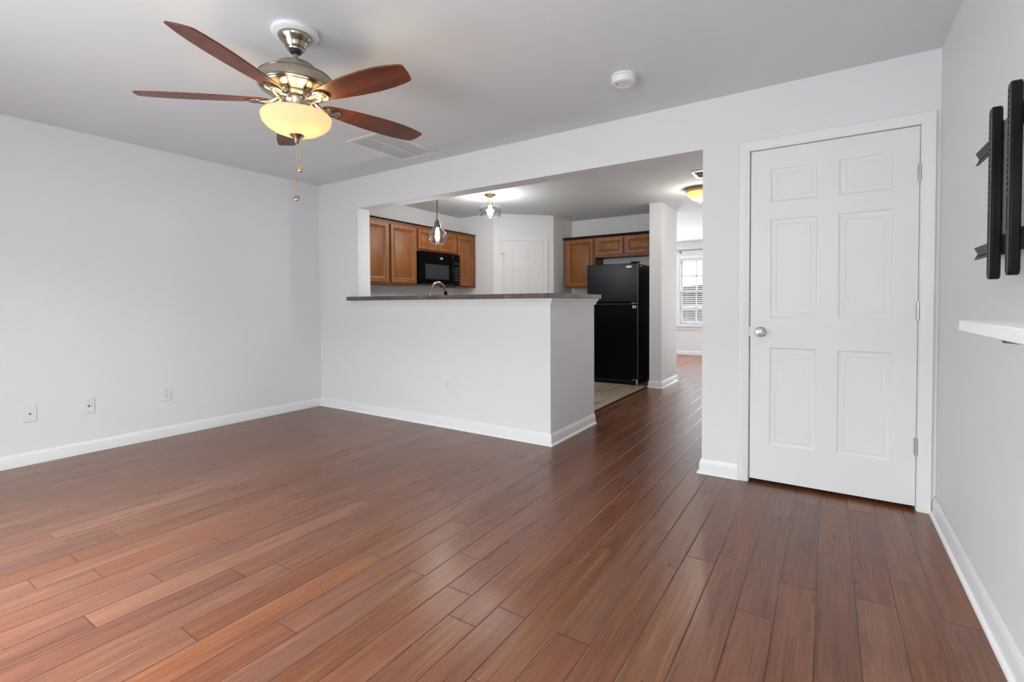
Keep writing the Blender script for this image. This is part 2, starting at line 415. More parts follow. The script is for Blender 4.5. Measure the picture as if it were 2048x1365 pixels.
# ------------------------------------------------------------------ setting: floors, walls, ceiling
PW, PX0 = 0.1238, -0.153
KNOWN = {}
for xm, y in [(-.215,2.857),(.035,2.56),(-.09,2.198),(-.216,1.915),(.161,2.234),(.286,2.465),(.402,2.236),(-.47,2.203),(-.343,2.283),(-.59,2.071),(-.716,2.392),(.395,3.166),(.16,3.172),(-.09,3.136),(-.34,3.219),(-.592,3.013),(-.836,3.021),(-.462,3.148),(-.844,2.084),(-.711,1.447),(-.931,1.453),
              (-1.58,.959),(-1.83,.758),(-2.2,.596),(-2.327,.848),(-2.697,.552),(-1.717,1.458),(-1.462,1.456),(-1.216,1.452),(-1.086,1.317),(-1.34,1.679),(-1.84,1.713),(-1.588,1.914),(-2.08,1.052),(-2.45,1.146),(-2.085,2.006),(-1.968,2.148),(-2.575,1.68),(-2.33,1.801),(-.878,1.128),(-2.56,.728),(-3.444,1.446)]:
    KNOWN.setdefault(math.floor((xm-PX0)/PW), []).append(y)
def joints(k, y0, y1):
    js = sorted(KNOWN.get(k, []))
    if not js: js = [y0 + random.uniform(0.2, 1.5)]
    lo = js[0]
    while lo > y0 + 0.15:
        lo -= random.uniform(0.85, 1.75); js.append(lo)
    hi = max(js)
    while hi < y1 - 0.15:
        hi += random.uniform(0.95, 1.8); js.append(hi)
    return [y0] + sorted(j for j in js if y0 + 0.05 < j < y1 - 0.05) + [y1]
def plank_floor(name, rows, material, thick=0.02):
    bm = bmesh.new(); uvl = bm.loops.layers.uv.new('seam'); cl = bm.loops.layers.float_color.new('plank'); ll = bm.loops.layers.float.new('plank_length') if hasattr(bm.loops.layers, 'float') else None
    lens = []
    for x0, x1, ux, segs in rows:
        for a, b in zip(segs, segs[1:]):
            vs = [bm.verts.new(p) for p in ((x0, a, 0), (x1, a, 0), (x1, b, 0), (x0, b, 0))]
            f = bm.faces.new(vs); rnd = (random.random(), random.random(), min(1, max(0, random.gauss(0.5, 0.2))), 1)
            for l, uv in zip(f.loops, ((x0-ux, 0), (x1-ux, 0), (x1-ux, b-a), (x0-ux, b-a))):
                l[uvl].uv = uv; l[cl] = rnd
                if ll is not None: l[ll] = b-a
    bmesh.ops.recalc_face_normals(bm, faces=bm.faces)
    for f in bm.faces:
        if f.normal.z < 0: f.normal_flip()
    me = bpy.data.meshes.new(name); bm.to_mesh(me); bm.free(); me.materials.append(material)
    o = bpy.data.objects.new(name, me); COL.objects.link(o)
    return o
rows = []
k0 = math.floor((XL-PX0)/PW); k1 = math.floor((XR-PX0)/PW)
for k in range(k0, k1+1):
    xa, xb = max(PX0+k*PW, XL), min(PX0+(k+1)*PW, XR)
    ux = PX0+k*PW
    if PX0+(k+1)*PW <= -2.0 + 1e-6:
        rows.append((xa, xb, ux, joints(k, YR-0.1, YB+0.08)))
        rows.append((xa, xb, ux, joints(k, 7.12, YF)))
    else:
        rows.append((xa, xb, ux, joints(k, YR-0.1, YF)))
struct(plank_floor('floor', rows, M['floor']))
rows = []
x = -2.01
while x > XL:
    rows.append((max(x-0.152, XL), x, x-0.152, joints(999, YB2-0.075, YFW+0.06))); x -= 0.152
struct(plank_floor('floor_kitchen', rows, M['kfloor']))
b = MB(); b.prism_y([(-2.045, 0), (-1.985, 0), (-1.985, 0.004), (-2.0, 0.010), (-2.03, 0.010), (-2.045, 0.004)], 4.10, 6.37)
struct(b.build('trim_threshold', M['strip']))
b = MB(); b.box(-5.2, 0.8, YR-0.3, YF+0.3, -0.12, -0.012)
struct(b.build('floor_slab', M['wall']))

b = MB(); b.box(XL-0.15, XR+0.12, YR-0.15, YF+0.15, ZC, ZC+0.1)
struct(b.build('ceiling', M['ceiling']))
b = MB(); b.box(XL-0.15, XL, YR-0.15, YK+0.12, 0, ZC)
struct(b.build('wall_left', M['wall']))
b = MB(); b.prism_y([(XL, 0), (-4.094, 0), (-4.094, ZH), (-0.695, ZH), (-0.695, 0), (-0.434, 0), (-0.434, 2.078), (0.421, 2.078), (0.421, 0), (XR, 0), (XR, ZC), (XL, ZC)], YB, YB2)
struct(b.build('wall_back', M['wall']))
b = MB(); b.prism_z([(-4.094, YB), (XP, YB), (XP, 4.195), (XP-0.155, 4.195), (XP-0.155, YB2), (-4.094, YB2)], 0, 1.168)
struct(b.build('wall_half', M['wall']))
b = MB(); b.box(XR, XR+0.12, YR-0.15, 4.5, 0, ZC)
struct(b.build('wall_right', M['wall']))
# rear wall behind the camera with a patio door opening and a window opening added for fill light
b = MB(); b.prism_y([(XL, 0), (-3.35, 0), (-3.35, 2.05), (-1.55, 2.05), (-1.55, 0), (-0.85, 0), (-0.85, 0.85), (-0.85, 2.05), (0.15, 2.05), (0.15, 0.85), (-0.849, 0.85), (-0.849, 0), (XR, 0), (XR, ZC), (XL, ZC)], YR-0.15, YR)
struct(b.build('wall_rear', M['wall']))
# kitchen walls: short return, angled pantry wall, side wall, wall behind the fridge
b = MB(); b.prism_z([(XL, YK), (-4.098, YK), (-3.455, 6.428), (-3.455, YFW), (-1.99, YFW), (-1.99, YFW+0.12), (-3.575, YFW+0.12), (-3.575, 6.478), (-4.148, YK+0.12), (XL, YK+0.12)], 0, ZC)
struct(b.build('wall_kitchen', M['wall']))
b = MB(); b.box(-1.99, -1.83, 6.37, 7.12, 0, ZC)
struct(b.build('wall_stub', M['wall']))
b = MB(); b.box(XL-0.15, XL, YK+0.12, YF+0.15, 0, ZC)
struct(b.build('wall_front_left', M['wall']))
b = MB(); b.box(-0.695, -0.58, YB2, YF, 0, ZC)
struct(b.build('wall_hall', M['wall']))
b = MB(); b.box(-0.58, XR, 4.38, 4.5, 0, ZC)  # unseen wall added to keep light out behind the closet door
struct(b.build('wall_closet', M['wall']))
# far wall with its window, plus two unseen openings added for fill light
WX0, WX1, WZ0, WZ1 = -2.72, -1.75, 0.66, 2.07
b = MB()
b.box(XL, -4.40, YF, YF+0.15, 0, ZC); b.box(-4.40, -3.10, YF, YF+0.15, 0, 0.66); b.box(-4.40, -3.10, YF, YF+0.15, 2.07, ZC)
b.box(-3.10, WX0, YF, YF+0.15, 0, ZC); b.box(WX0, WX1, YF, YF+0.15, 0, WZ0); b.box(WX0, WX1, YF, YF+0.15, WZ1, ZC)
b.box(WX1, -1.68, YF, YF+0.15, 0, ZC); b.box(-1.68, -0.82, YF, YF+0.15, 2.07, ZC); b.box(-0.82, -0.58, YF, YF+0.15, 0, ZC)
bmesh.ops.remove_doubles(b.bm, verts=b.bm.verts, dist=1e-5)
struct(b.build('wall_far', M['wall']))

# baseboards
BASE = [(0, 0), (0.013, 0), (0.013, 0.068), (0.010, 0.076), (0.006, 0.088), (0.003, 0.092), (0, 0.092)]
SHOE = [(0, 0), (0.028, 0), (0.028, 0.006), (0.024, 0.014), (0.014, 0.019), (0.013, 0.068), (0.010, 0.076), (0.006, 0.090), (0.003, 0.096), (0, 0.096)]
for nm, path, pr in (('baseboard_left', [(XL, YR), (XL, YB)], BASE),
                     ('baseboard_back', [(XL+0.01, YB), (XP, YB), (XP, 4.195)], SHOE),
                     ('baseboard_stub', [(-1.99, 6.52), (-1.99, 6.37), (-1.83, 6.37), (-1.83, 7.12)], SHOE),
                     ('baseboard_jamb', [(-0.695, YB2), (-0.695, YB), (-0.473, YB)], SHOE),
                     ('baseboard_right', [(XR, YB), (XR, YR)], SHOE),
                     ('baseboard_far', [(XL, YF), (-1.7, YF)], BASE)):
    b = MB(); sweep(b, path, pr); struct(b.build(nm, M['trim'], bevel=0.0012, seg=1))

# ------------------------------------------------------------------ closet door
DOOR_RINGS = [(0.005, -0.007, 0), (0.011, -0.009, 0), (0.033, -0.002, 0), (0.036, -0.0045, 0)]
def fback(s, z, n): return (s, YB - n, z)
def six_panels(x0, x1, x2, x3, base=0.0):
    out = []
    for a, c in ((x0, x1), (x2, x3)):
        for z0, z1 in ((0.248, 0.848), (1.031, 1.632), (1.738, 1.938)): out.append((a, c, z0+base, z1+base))
    return out
b = MB(); panelled(b, lambda s, z, n: fback(s, z, n-0.006), -0.4105, 0.3985, 0.022, 2.0585, six_panels(-0.301, -0.060, 0.044, 0.287), DOOR_RINGS, 0.035)
D1 = struct(b.build('door_1', M['door'], bevel=0.0015, seg=2), 'white six-panel closet door beside the tv bracket wall')
bpy.context.view_layer.update()
def knob_parts(parent, x, y, z):
    R = Matrix.Translation((x, y, z)) @ Matrix.Rotation(PI/2, 4, 'X')
    b = MB(); b.lathe([(0.0, 0.0), (0.030, 0.0), (0.031, 0.004), (0.026, 0.009), (0.012, 0.012), (0.011, 0.030), (0.018, 0.036), (0.026, 0.046), (0.0275, 0.056), (0.024, 0.064), (0.012, 0.068), (0, 0.069)], (0, 0), 32, R)
    b.build('door_knob', M['chrome'], parent)['label'] = 'round satin metal door knob'
knob_parts(D1, -0.352, YB+0.006, 0.944)
for z in (1.81, 1.078, 0.347):
    b = MB()
    b.tube([(0.399, YB-0.008, z-0.046), (0.399, YB-0.008, z+0.046)], 0.0075, 12)
    for q in (-0.018, 0.0, 0.018): b.tube([(0.399, YB-0.008, z+q-0.001), (0.399, YB-0.008, z+q+0.001)], 0.0082, 12)
    b.tube([(0.399, YB-0.008, z-0.051), (0.399, YB-0.008, z-0.044)], 0.0055, 10)
    b.box(0.389, 0.398, YB-0.004, YB+0.004, z-0.044, z+0.044)
    b.build('hinge', M['greymetal'], D1)
b = MB(); b.box(-0.4145, -0.4105, YB-0.001, YB+0.03, 0.915, 0.975); b.build('latch_plate', M['greymetal'], D1)
b = MB()
casing(b, fback, -0.414, 0.400, 2.060, [(d+0.003, n) for d, n in CASING])
b.box(-0.434, -0.4145, YB, YB2, 0, 2.062); b.box(0.4005, 0.421, YB, YB2, 0, 2.062); b.box(-0.434, 0.421, YB, YB2, 2.062, 2.078)
struct(b.build('trim_1', M['trim'], bevel=0.0008, seg=1))

# pantry door on the angled wall
PA, PD, PN = Vector((-3.455, 6.428, 0)), Vector((0.70711, 0.70711, 0)), Vector((0.70711, -0.70711, 0))
def fpan(s, z, n):
    p = PA + PD*s + PN*n; return (p.x, p.y, z)
b = MB(); panelled(b, lambda s, z, n: fpan(s, z, n+0.006), -0.757, -0.155, 0.012, 2.052, six_panels(-0.638, -0.500, -0.395, -0.262), DOOR_RINGS, 0.02)
D2 = struct(b.build('door_2', M['door'], bevel=0.0012, seg=1), 'white six-panel pantry door on the angled kitchen wall')
for z in (1.815, 0.30):
    b = MB(); p = PA + PD*(-0.760) + PN*0.014
    b.tube([(p.x, p.y, z-0.05), (p.x, p.y, z+0.05)], 0.008, 10)
    if z > 1: q = p - PD*0.045 + PN*0.03; b.tube([(p.x, p.y, z+0.045), (q.x, q.y, z+0.042)], 0.004, 8)
    b.build('hinge', M['greymetal'], D2)
b = MB(); p = PA + PD*(-0.437) + PN*0.008
b.tube([tuple(p + PN*t + Vector((0, 0, z))) for t, z in ((0.0, 1.845), (0.004, 1.83), (0.006, 1.80), (0.018, 1.775), (0.030, 1.785), (0.033, 1.80))], 0.005, 8)
b.build('coat_hook', M['plastic'], D2)
b = MB(); casing(b, fpan, -0.760, -0.152, 2.056, CASING); struct(b.build('trim_2', M['trim'], bevel=0.0008, seg=1))

# ------------------------------------------------------------------ bar top and its moulding
b = MB()
PROF = [(0, 1.112), (0.010, 1.112), (0.013, 1.120), (0.019, 1.136), (0.026, 1.150), (0.034, 1.156), (0.036, 1.168), (0, 1.168)]
sweep(b, [(-4.19, YB), (XP, YB), (XP, 4.195), (XP-0.155, 4.195)], PROF)
struct(b.build('trim_3', M['trim'], bevel=0.001, seg=1), 'white crown moulding under the bar top')
b = MB(); b.prism_z([(-4.215, YB-0.062), (-1.778, YB-0.062), (-1.778, 4.245), (-2.04, 4.245), (-2.04, YB+0.21), (-4.093, YB+0.21), (-4.093, YB-0.001), (-4.215, YB-0.001)], 1.1682, 1.207)
tag(b.build('bar_countertop', M['counter'], bevel=0.002), 'dark mottled laminate bar top capping the white half wall', 'countertop')
# sink run behind the half wall
t = thing('sink_base_cabinet', 'wooden sink base cabinet with worktop behind the white half wall', 'cabinet', (-3.4, 3.85, 0))
b = MB(); b.box(-4.73, -2.0, YB2+0.005, 4.08, 0.0, 0.875); b.build('carcass', M['cab'], t)
b = MB(); b.box(-4.735, -1.988, YB2+0.001, 4.115, 0.875, 0.913); b.build('worktop', M['counter'], t, bevel=0.003)
# faucet
t = thing('kitchen_faucet', 'brushed nickel gooseneck kitchen faucet rising behind the bar top', 'faucet', (-3.325, 3.60, 0.913))
b = MB(); b.lathe([(0, 0.913), (0.028, 0.913), (0.028, 0.922), (0.020, 0.935), (0.018, 1.02), (0.015, 1.03), (0, 1.03)], (-3.325, 3.60), 24); b.build('base', M['nickel'], t)
pts = [(-3.325, 3.60, 1.02), (-3.325, 3.60, 1.20)]
R_ = 0.115
for i in range(13):
    a = PI - PI*0.94*i/12; pts.append((-3.325+0.0, 3.60+R_+R_*math.cos(a), 1.225+R_*math.sin(a)*1.05))
b = MB(); b.tube(pts, 0.0125, 14); b.build('spout', M['nickel'], t)
e = Vector(pts[-1]); e2 = e + Vector((0, 0.016, -0.085))
b = MB(); b.tube([e + Vector((0, -0.003, 0.012)), e, e2], [0.0145, 0.017, 0.016], 14); b.build('spray_head', M['satin_black'], t)
b = MB(); b.tube([(-3.325+0.018, 3.60, 0.97), (-3.325+0.06, 3.60, 0.985), (-3.325+0.09, 3.60, 1.03)], [0.010, 0.007, 0.006], 10); b.build('lever', M['nickel'], t)

# ------------------------------------------------------------------ wall cabinets
CAB_RINGS = [(0.004, -0.004, 1), (0.014, -0.007, 0), (0.024, -0.013, 0), (0.029, -0.015, 1), (0.033, -0.013, 0)]
def cab_door(parent, fmap, s0, s1, z0, z1, st=0.043):
    b = MB()
    panelled(b, lambda s, z, n: fmap(s, z, n+0.019), s0, s1, z0, z1, [(s0+st, s1-st, z0+st, z1-st)], CAB_RINGS, 0.018)
    b.build('door', [M['cab'], M['glaze']], parent, bevel=0.003, seg=2)
def wall_cabinet(label, fmap, s0, s1, z0, z1, depth, doors, nm='wall_cabinet', group=None):
    loc = fmap((s0+s1)/2, z0, -depth/2)
    t = thing(nm, label, 'cabinet', loc, group)
    b = MB(); p = [(a, c, n) for c in (z0, z1) for n in (-depth, -0.019) for a in (s0+0.001, s1-0.001)]
    v = [b.bm.verts.new(fmap(*q)) for q in p]
    for q in ((0, 2, 3, 1), (4, 5, 7, 6), (0, 1, 5, 4), (2, 6, 7, 3), (0, 4, 6, 2), (1, 3, 7, 5)): b.bm.faces.new([v[i] for i in q])
    b.build('carcass', M['cabframe'], t)
    # face frame with its openings
    b = MB()
    xs = sorted({s0, s1, *[d[0]+0.012 for d in doors], *[d[1]-0.012 for d in doors]})
    panelled(b, fmap, s0+0.0005, s1-0.0005, z0, z1, [(d[0]+0.012, d[1]-0.012, d[2]+0.012, d[3]-0.012) for d in doors], [(0.0, -0.01, 0)], 0.019)
    b.build('face_frame', M['cabframe'], t)
    for d in doors: cab_door(t, fmap, *d[:4])
    return t
XC = -4.43
def fleft(s, z, n): return (XC + n, s, z)
wall_cabinet('tall two-door maple wall cabinet left of the microwave', fleft, 3.60, 4.54, 1.368, 2.135, 0.311, [(3.622, 4.052, 1.392, 2.098), (4.098, 4.524, 1.392, 2.098)])
wall_cabinet('short two-door maple cabinet mounted above the black microwave', fleft, 4.54, 5.335, 1.815, 2.135, 0.311, [(4.562, 4.944, 1.845, 2.098), (4.950, 5.326, 1.845, 2.098)])
wall_cabinet('narrow single-door maple wall cabinet right of the microwave', fleft, 5.335, 5.778, 1.368, 2.135, 0.311, [(5.350, 5.715, 1.392, 2.098)])
YC = 6.75
def ffr(s, z, n): return (s, YC - n, z)
wall_cabinet('tall single-door maple cabinet left of the black fridge', ffr, -3.425, -2.925, 1.368, 2.10, 0.309, [(-3.415, -2.955, 1.392, 2.085)])
wall_cabinet('short two-door maple cabinet over the black fridge', ffr, -2.925, -1.992, 1.805, 2.10, 0.309, [(-2.905, -2.492, 1.845, 2.085), (-2.452, -2.005, 1.845, 2.085)])
CROWN = [(-0.02, 0.0), (0.006, 0.0), (0.012, 0.008), (0.022, 0.014), (0.030, 0.028), (0.034, 0.034), (-0.02, 0.034)]
b = MB(); sweep(b, [(XC, 5.778), (XC, 3.60)][::-1], [(d*0.5, 2.1352+z*0.5) for d, z in CROWN])
tag(b.build('cabinet_cornice', M['glaze']), 'dark cornice strip along the top of the microwave cabinets', 'moulding')
b = MB(); sweep(b, [(-3.450, YC), (-1.992, YC)], [(d, 2.1002+z) for d, z in CROWN])
tag(b.build('cabinet_cornice', M['glaze']), 'dark cornice strip along the top of the fridge cabinets', 'moulding')

# ------------------------------------------------------------------ microwave
t = thing('microwave', 'black over-range microwave hung under the short maple cabinet', 'microwave', (-4.53, 4.93, 1.385))
XM = -4.345
b = MB(); b.box(-4.735, XM-0.03, 4.548, 5.312, 1.388, 1.812); b.build('body', M['satin_black'], t, bevel=0.003)
def fmw(s, z, n): return (XM + n, s, z)
b = MB(); panelled(b, fmw, 4.548, 5.150, 1.412, 1.812, [(4.612, 5.085, 1.452, 1.655)], [(0.003, -0.003, 0)], 0.03); md = b.build('door', M['gloss_black'], t, bevel=0.004)
b = MB(); b.box(XM-0.0028, XM-0.0018, 4.618, 5.079, 1.458, 1.649); b.build('window', mat('microwave_window', (0.035, 0.04, 0.047), 0.08), t)
b = MB(); b.tube([(XM+0.002, 5.133, 1.47), (XM+0.022, 5.133, 1.485), (XM+0.026, 5.133, 1.56), (XM+0.026, 5.133, 1.62), (XM+0.022, 5.133, 1.68), (XM+0.002, 5.133, 1.70)], 0.007, 10); b.build('handle', M['gloss_black'], t)
b = MB(); b.box(XM-0.028, XM, 5.153, 5.312, 1.412, 1.812); b.build('control_panel', M['gloss_black'], t, bevel=0.004)
for r in range(6):
    for c in range(3):
        y, z = 5.205 + c*0.033, 1.455 + r*0.033
        b = MB(); b.box(XM, XM+0.001, y-0.006, y+0.006, z-0.0045, z+0.0045); b.build('key', M['keys'], t)
b = MB(); b.box(XM, XM+0.001, 5.19, 5.285, 1.672, 1.70); b.build('display', mat('microwave_display', (0.02, 0.03, 0.035), 0.1), t)
b = MB(); b.box(-4.72, XM, 4.548, 5.312, 1.385, 1.409)
for i in range(12): b.box(XM, XM+0.001, 4.60+i*0.055, 4.64+i*0.055, 1.392, 1.402)
b.build('vent_strip', M['satin_black'], t)
def badge(parent, fmap, s, z, w, h, n):
    b = MB()
    def ell(a, bb, n0, n1, mi):
        b.mi = mi; pts = [(s+a*math.cos(2*PI*i/32), z+bb*math.sin(2*PI*i/32)) for i in range(32)]
        b.prism(pts, lambda p: fmap(p[0], p[1], n0), lambda p: fmap(p[0], p[1], n1))
    ell(w/2, h/2, n, n+0.003, 0)
    # swoosh loop and line of small letter strokes pressed into the badge
    b.mi = 1
    pts = [fmap(s + w*0.40*math.cos(2.6+i*0.30), z + h*0.33*math.sin(2.6+i*0.30), n+0.0032) for i in range(15)]
    b.tube(pts, h*0.030, 6)
    for i in range(7): 
        x = s - w*0.24 + i*w*0.08
        b.tube([fmap(x, z-h*0.12, n+0.0032), fmap(x, z+h*(0.18 if i in (0, 1, 3, 6) else 0.06), n+0.0032)], h*0.028, 6)
    b.build('badge', [M['silver'], M['iron']], parent)
badge(t, fmw, 4.925, 1.735, 0.062, 0.030, 0.0)

# ------------------------------------------------------------------ fridge
t = thing('refrigerator', 'black top-freezer refrigerator beside the white partition end', 'refrigerator', (-2.53, 6.73, 0))
FX0, FX1, FY = -2.905, -2.165, 6.415
b = MB(); b.box(FX0+0.004, FX1-0.004, FY+0.062, 7.03, 0.035, 1.660); b.build('cabinet', M['satin_black'], t, bevel=0.004)
b = MB(); b.box(FX0, FX1, FY, FY+0.06, 1.140, 1.672); b.build('freezer_door', M['freezer'], t, bevel=0.009, seg=3)
b = MB(); b.box(FX0, FX1, FY, FY+0.06, 0.085, 1.118); b.build('fridge_door', M['fridge'], t, bevel=0.009, seg=3)
b = MB(); b.box(FX0+0.02, FX1-0.02, FY+0.02, FY+0.062, 1.118, 1.140); b.build('door_gap_seal', M['slot'], t)
b = MB(); b.box(FX0+0.002, FX1-0.05, FY-0.001, FY+0.004, 1.1125, 1.1165); b.build('door_trim_line', M['iron'], t)
for z0, z1 in ((1.145, 1.668), (0.09, 1.112)):
    b = MB(); b.box(FX1-0.0005, FX1+0.0015, FY+0.004, FY+0.007, z0, z1); b.build('edge_strip', M['silver'], t)
b = MB(); b.box(FX0+0.012, FX1-0.012, FY+0.02, FY+0.06, 0.012, 0.082)
b.mi = 1
for i in range(11): b.box(FX0+0.06+i*0.058, FX0+0.095+i*0.058, FY+0.017, FY+0.021, 0.058, 0.062)
for i in range(11): b.box(FX0+0.06+i*0.058, FX0+0.095+i*0.058, FY+0.017, FY+0.021, 0.036, 0.039)
b.build('kick_grille', [M['satin_black'], M['iron']], t)
b = MB(); b.box(FX1-0.10, FX1+0.01, FY-0.002, FY+0.07, 1.672, 1.69); b.build('hinge_cover', M['satin_black'], t, bevel=0.004)
b = MB(); b.box(FX1-0.085, FX1+0.006, FY-0.006, FY+0.03, 1.122, 1.132); b.box(FX1-0.075, FX1-0.02, FY-0.003, FY+0.001, 1.055, 1.095); b.build('centre_hinge', M['chrome'], t, bevel=0.002)
b = MB(); b.box(FX1-0.07, FX1+0.003, FY-0.004, FY+0.02, 0.076, 0.084); b.box(FX1-0.022, FX1+0.003, FY-0.004, FY+0.02, 0.012, 0.076); b.build('foot_bracket', M['greymetal'], t)
b = MB(); b.box(FX1-0.0045, FX1-0.003, FY+0.09, FY+0.22, 1.625, 1.648); b.build('sticker', M['sticker'], t)
badge(t, lambda s, z, n: (s, FY - n, z), -2.285, 1.622, 0.088, 0.030, 0.0)

# ------------------------------------------------------------------ ceiling fan
FC = (-2.161, 1.411)
t = thing('ceiling_fan', 'five-blade ceiling fan with rosewood blades and lit glass bowl', 'ceiling fan', (FC[0], FC[1], 2.44))
b = MB(); b.lathe([(0, 2.44), (0.108, 2.44), (0.110, 2.434), (0.108, 2.424), (0.100, 2.418), (0, 2.418)], FC, 12); b.build('ceiling_plate', M['plastic'], t)['label'] = 'white round ceiling plate'
b = MB(); b.lathe([(0.0, 2.418), (0.077, 2.418), (0.078, 2.412), (0.072, 2.400), (0.058, 2.388), (0.050, 2.378), (0.047, 2.366), (0.042, 2.360), (0.038, 2.357), (0.036, 2.350), (0.028, 2.347), (0, 2.347)], FC, 40); b.build('canopy', M['nickel'], t)
b = MB(); b.lathe([(0, 2.352), (0.030, 2.350), (0.024, 2.338), (0.014, 2.332), (0, 2.332)], FC, 24); b.build('hanger_ball', M['dark_ball'], t)
b = MB(); b.lathe([(0, 2.335), (0.0125, 2.335), (0.0125, 2.288), (0, 2.288)], FC, 20); b.build('downrod', M['nickel'], t)
b = MB(); b.lathe([(0, 2.296), (0.016, 2.296), (0.018, 2.288), (0.060, 2.286), (0.085, 2.278), (0.096, 2.262), (0.100, 2.244), (0.104, 2.238), (0.150, 2.230), (0.163, 2.224), (0.167, 2.218), (0.167, 2.170), (0.165, 2.166), (0.160, 2.164), (0.157, 2.158), (0.135, 2.150), (0.110, 2.146), (0.100, 2.143), (0.092, 2.136), (0.090, 2.128), (0.080, 2.122), (0, 2.122)], FC, 64)
for z in (2.2165, 2.1715): b.lathe([(0.167, z+0.002), (0.1688, z), (0.167, z-0.002)], FC, 64)
b.build('motor_housing', M['nickel'], t)
b = MB(); b.lathe([(0.058, 2.123), (0.063, 2.118), (0.063, 2.102), (0.060, 2.098), (0.060, 2.070), (0.055, 2.064), (0.048, 2.06), (0.0, 2.058)], FC, 40); b.build('switch_housing', M['nickel'], t)
b = MB(); b.tube([(FC[0], FC[1], 2.06), (FC[0], FC[1], 1.94)], 0.005, 10); b.build('bowl_rod', M['nickel'], t)
bo = [(0.151, 2.040), (0.157, 2.039), (0.160, 2.033), (0.158, 2.021), (0.152, 2.003), (0.134, 1.984), (0.107, 1.966), (0.072, 1.953), (0.035, 1.947), (0.008, 1.946)]
bi = [(r-0.004 if r > 0.03 else 0.008, z+0.005) for r, z in bo[::-1]]
bi[-1] = (0.148, 2.038)
b = MB(); b.lathe(bo + bi, FC, 96, close=True); b.build('glass_bowl', M['bowl'], t)['label'] = 'lit cream frosted glass bowl'
b = MB(); b.lathe([(0.0, 1.953), (0.034, 1.952), (0.035, 1.948), (0.028, 1.940), (0.014, 1.931), (0.011, 1.923), (0.013, 1.918), (0.010, 1.911), (0.004, 1.907), (0, 1.906)], FC, 28); b.build('finial', M['nickel'], t)
for a in (0.4, 2.5, 4.6):
    b = MB(); b.sphere((FC[0]+0.062*math.cos(a), FC[1]+0.062*math.sin(a), 2.005), 0.024, 16, 10, (1, 1, 1.25)); b.build('bulb', M['warmbulb'], t)
for k in range(5):
    ang = math.radians((-67.0, 5.0, 77.0, 151.0, 222.0)[k])
    stretch = 1.03 if k == 4 else 1.0
    T = Matrix.Translation((FC[0], FC[1], 2.108)) @ Matrix.Rotation(ang, 4, 'Z') @ Matrix.Rotation(math.radians(0.5 if k == 4 else 1.1), 4, 'Y') @ Matrix.Rotation(math.radians(-12), 4, 'X') @ Matrix.Diagonal((stretch, 1, 1, 1))
    up = [(0.120, 0.0), (0.123, 0.016), (0.133, 0.029), (0.150, 0.038), (0.20, 0.047), (0.28, 0.058), (0.38, 0.067), (0.48, 0.071), (0.56, 0.069), (0.625, 0.062), (0.655, 0.056), (0.668, 0.050)]
    lo = [(0.683, 0.010), (0.690, -0.030), (0.688, -0.040), (0.678, -0.046), (0.62, -0.060), (0.56, -0.068), (0.48, -0.071), (0.38, -0.067), (0.28, -0.058), (0.20, -0.047), (0.150, -0.038), (0.133, -0.029), (0.123, -0.016)]
    pts = up + lo
    b = MB(); b.prism(pts, lambda p: tuple(T @ Vector((p[0], p[1], 0.0))), lambda p: tuple(T @ Vector((p[0], p[1], 0.0065))))
    bl = b.build('fan_blade', M['blade'], t, bevel=0.002, seg=2)
    # blade iron: arm from motor to an oval medallion below the blade
    b = MB()
    med = T @ Matrix.Translation((0.172, 0, 0)) @ Matrix.Diagonal((1.15, 0.9, 1, 1))
    b.lathe([(0, 0.0), (0.037, 0.0), (0.040, -0.003), (0.040, -0.007), (0.034, -0.010), (0.031, -0.007), (0.026, -0.006), (0.020, -0.009), (0, -0.011)], (0, 0), 32, med)
    Rz = Matrix.Translation((FC[0], FC[1], 0)) @ Matrix.Rotation(ang, 4, 'Z')
    for s in (-1, 1):
        b.tube([Rz @ Vector((0.072, s*0.020, 2.126)), Rz @ Vector((0.092, s*0.020, 2.110)), Rz @ Vector((0.115, s*0.021, 2.096)), Rz @ Vector((0.140, s*0.018, 2.097 - s*0.003)), Rz @ Vector((0.165, s*0.010, 2.101 - s*0.002))], [0.007, 0.008, 0.008, 0.009, 0.009], 10)
    b.box(0.066, 0.100, -0.026, 0.026, 2.119, 2.128, Rz)
    iron = b.build('blade_iron', M['nickel'], bl)
def chain(x, y, z0, z1, nm):
    b = MB(); n = int((z0-z1)/0.0062)
    for i in range(n): b.sphere((x, y, z0 - i*0.0062), 0.0022, 6, 4)
    b.tube([(x, y, z0), (x, y, z1)], 0.0007, 5)
    c = b.build('pull_chain', M['brass'], t)
    b = MB(); R = Matrix.Translation((x, y, z1)) @ Matrix.Rotation(math.radians(62), 4, Vector((0.84, 0.55, 0))) @ Matrix.Rotation(0.3, 4, 'Z')
    b.lathe([(0, 0.006), (0.012, 0.006), (0.015, 0.003), (0.015, -0.003), (0.012, -0.006), (0, -0.006)], (0, 0), 20, R)
    b.build('chain_fob', M['nickel'], c)
# both chains hang close to the finial; the right-hand one is shorter
chain(FC[0]-0.003, FC[1]-0.004, 1.909, 1.645, 'a')
chain(FC[0]+0.013, FC[1]+0.004, 1.925, 1.782, 'b')

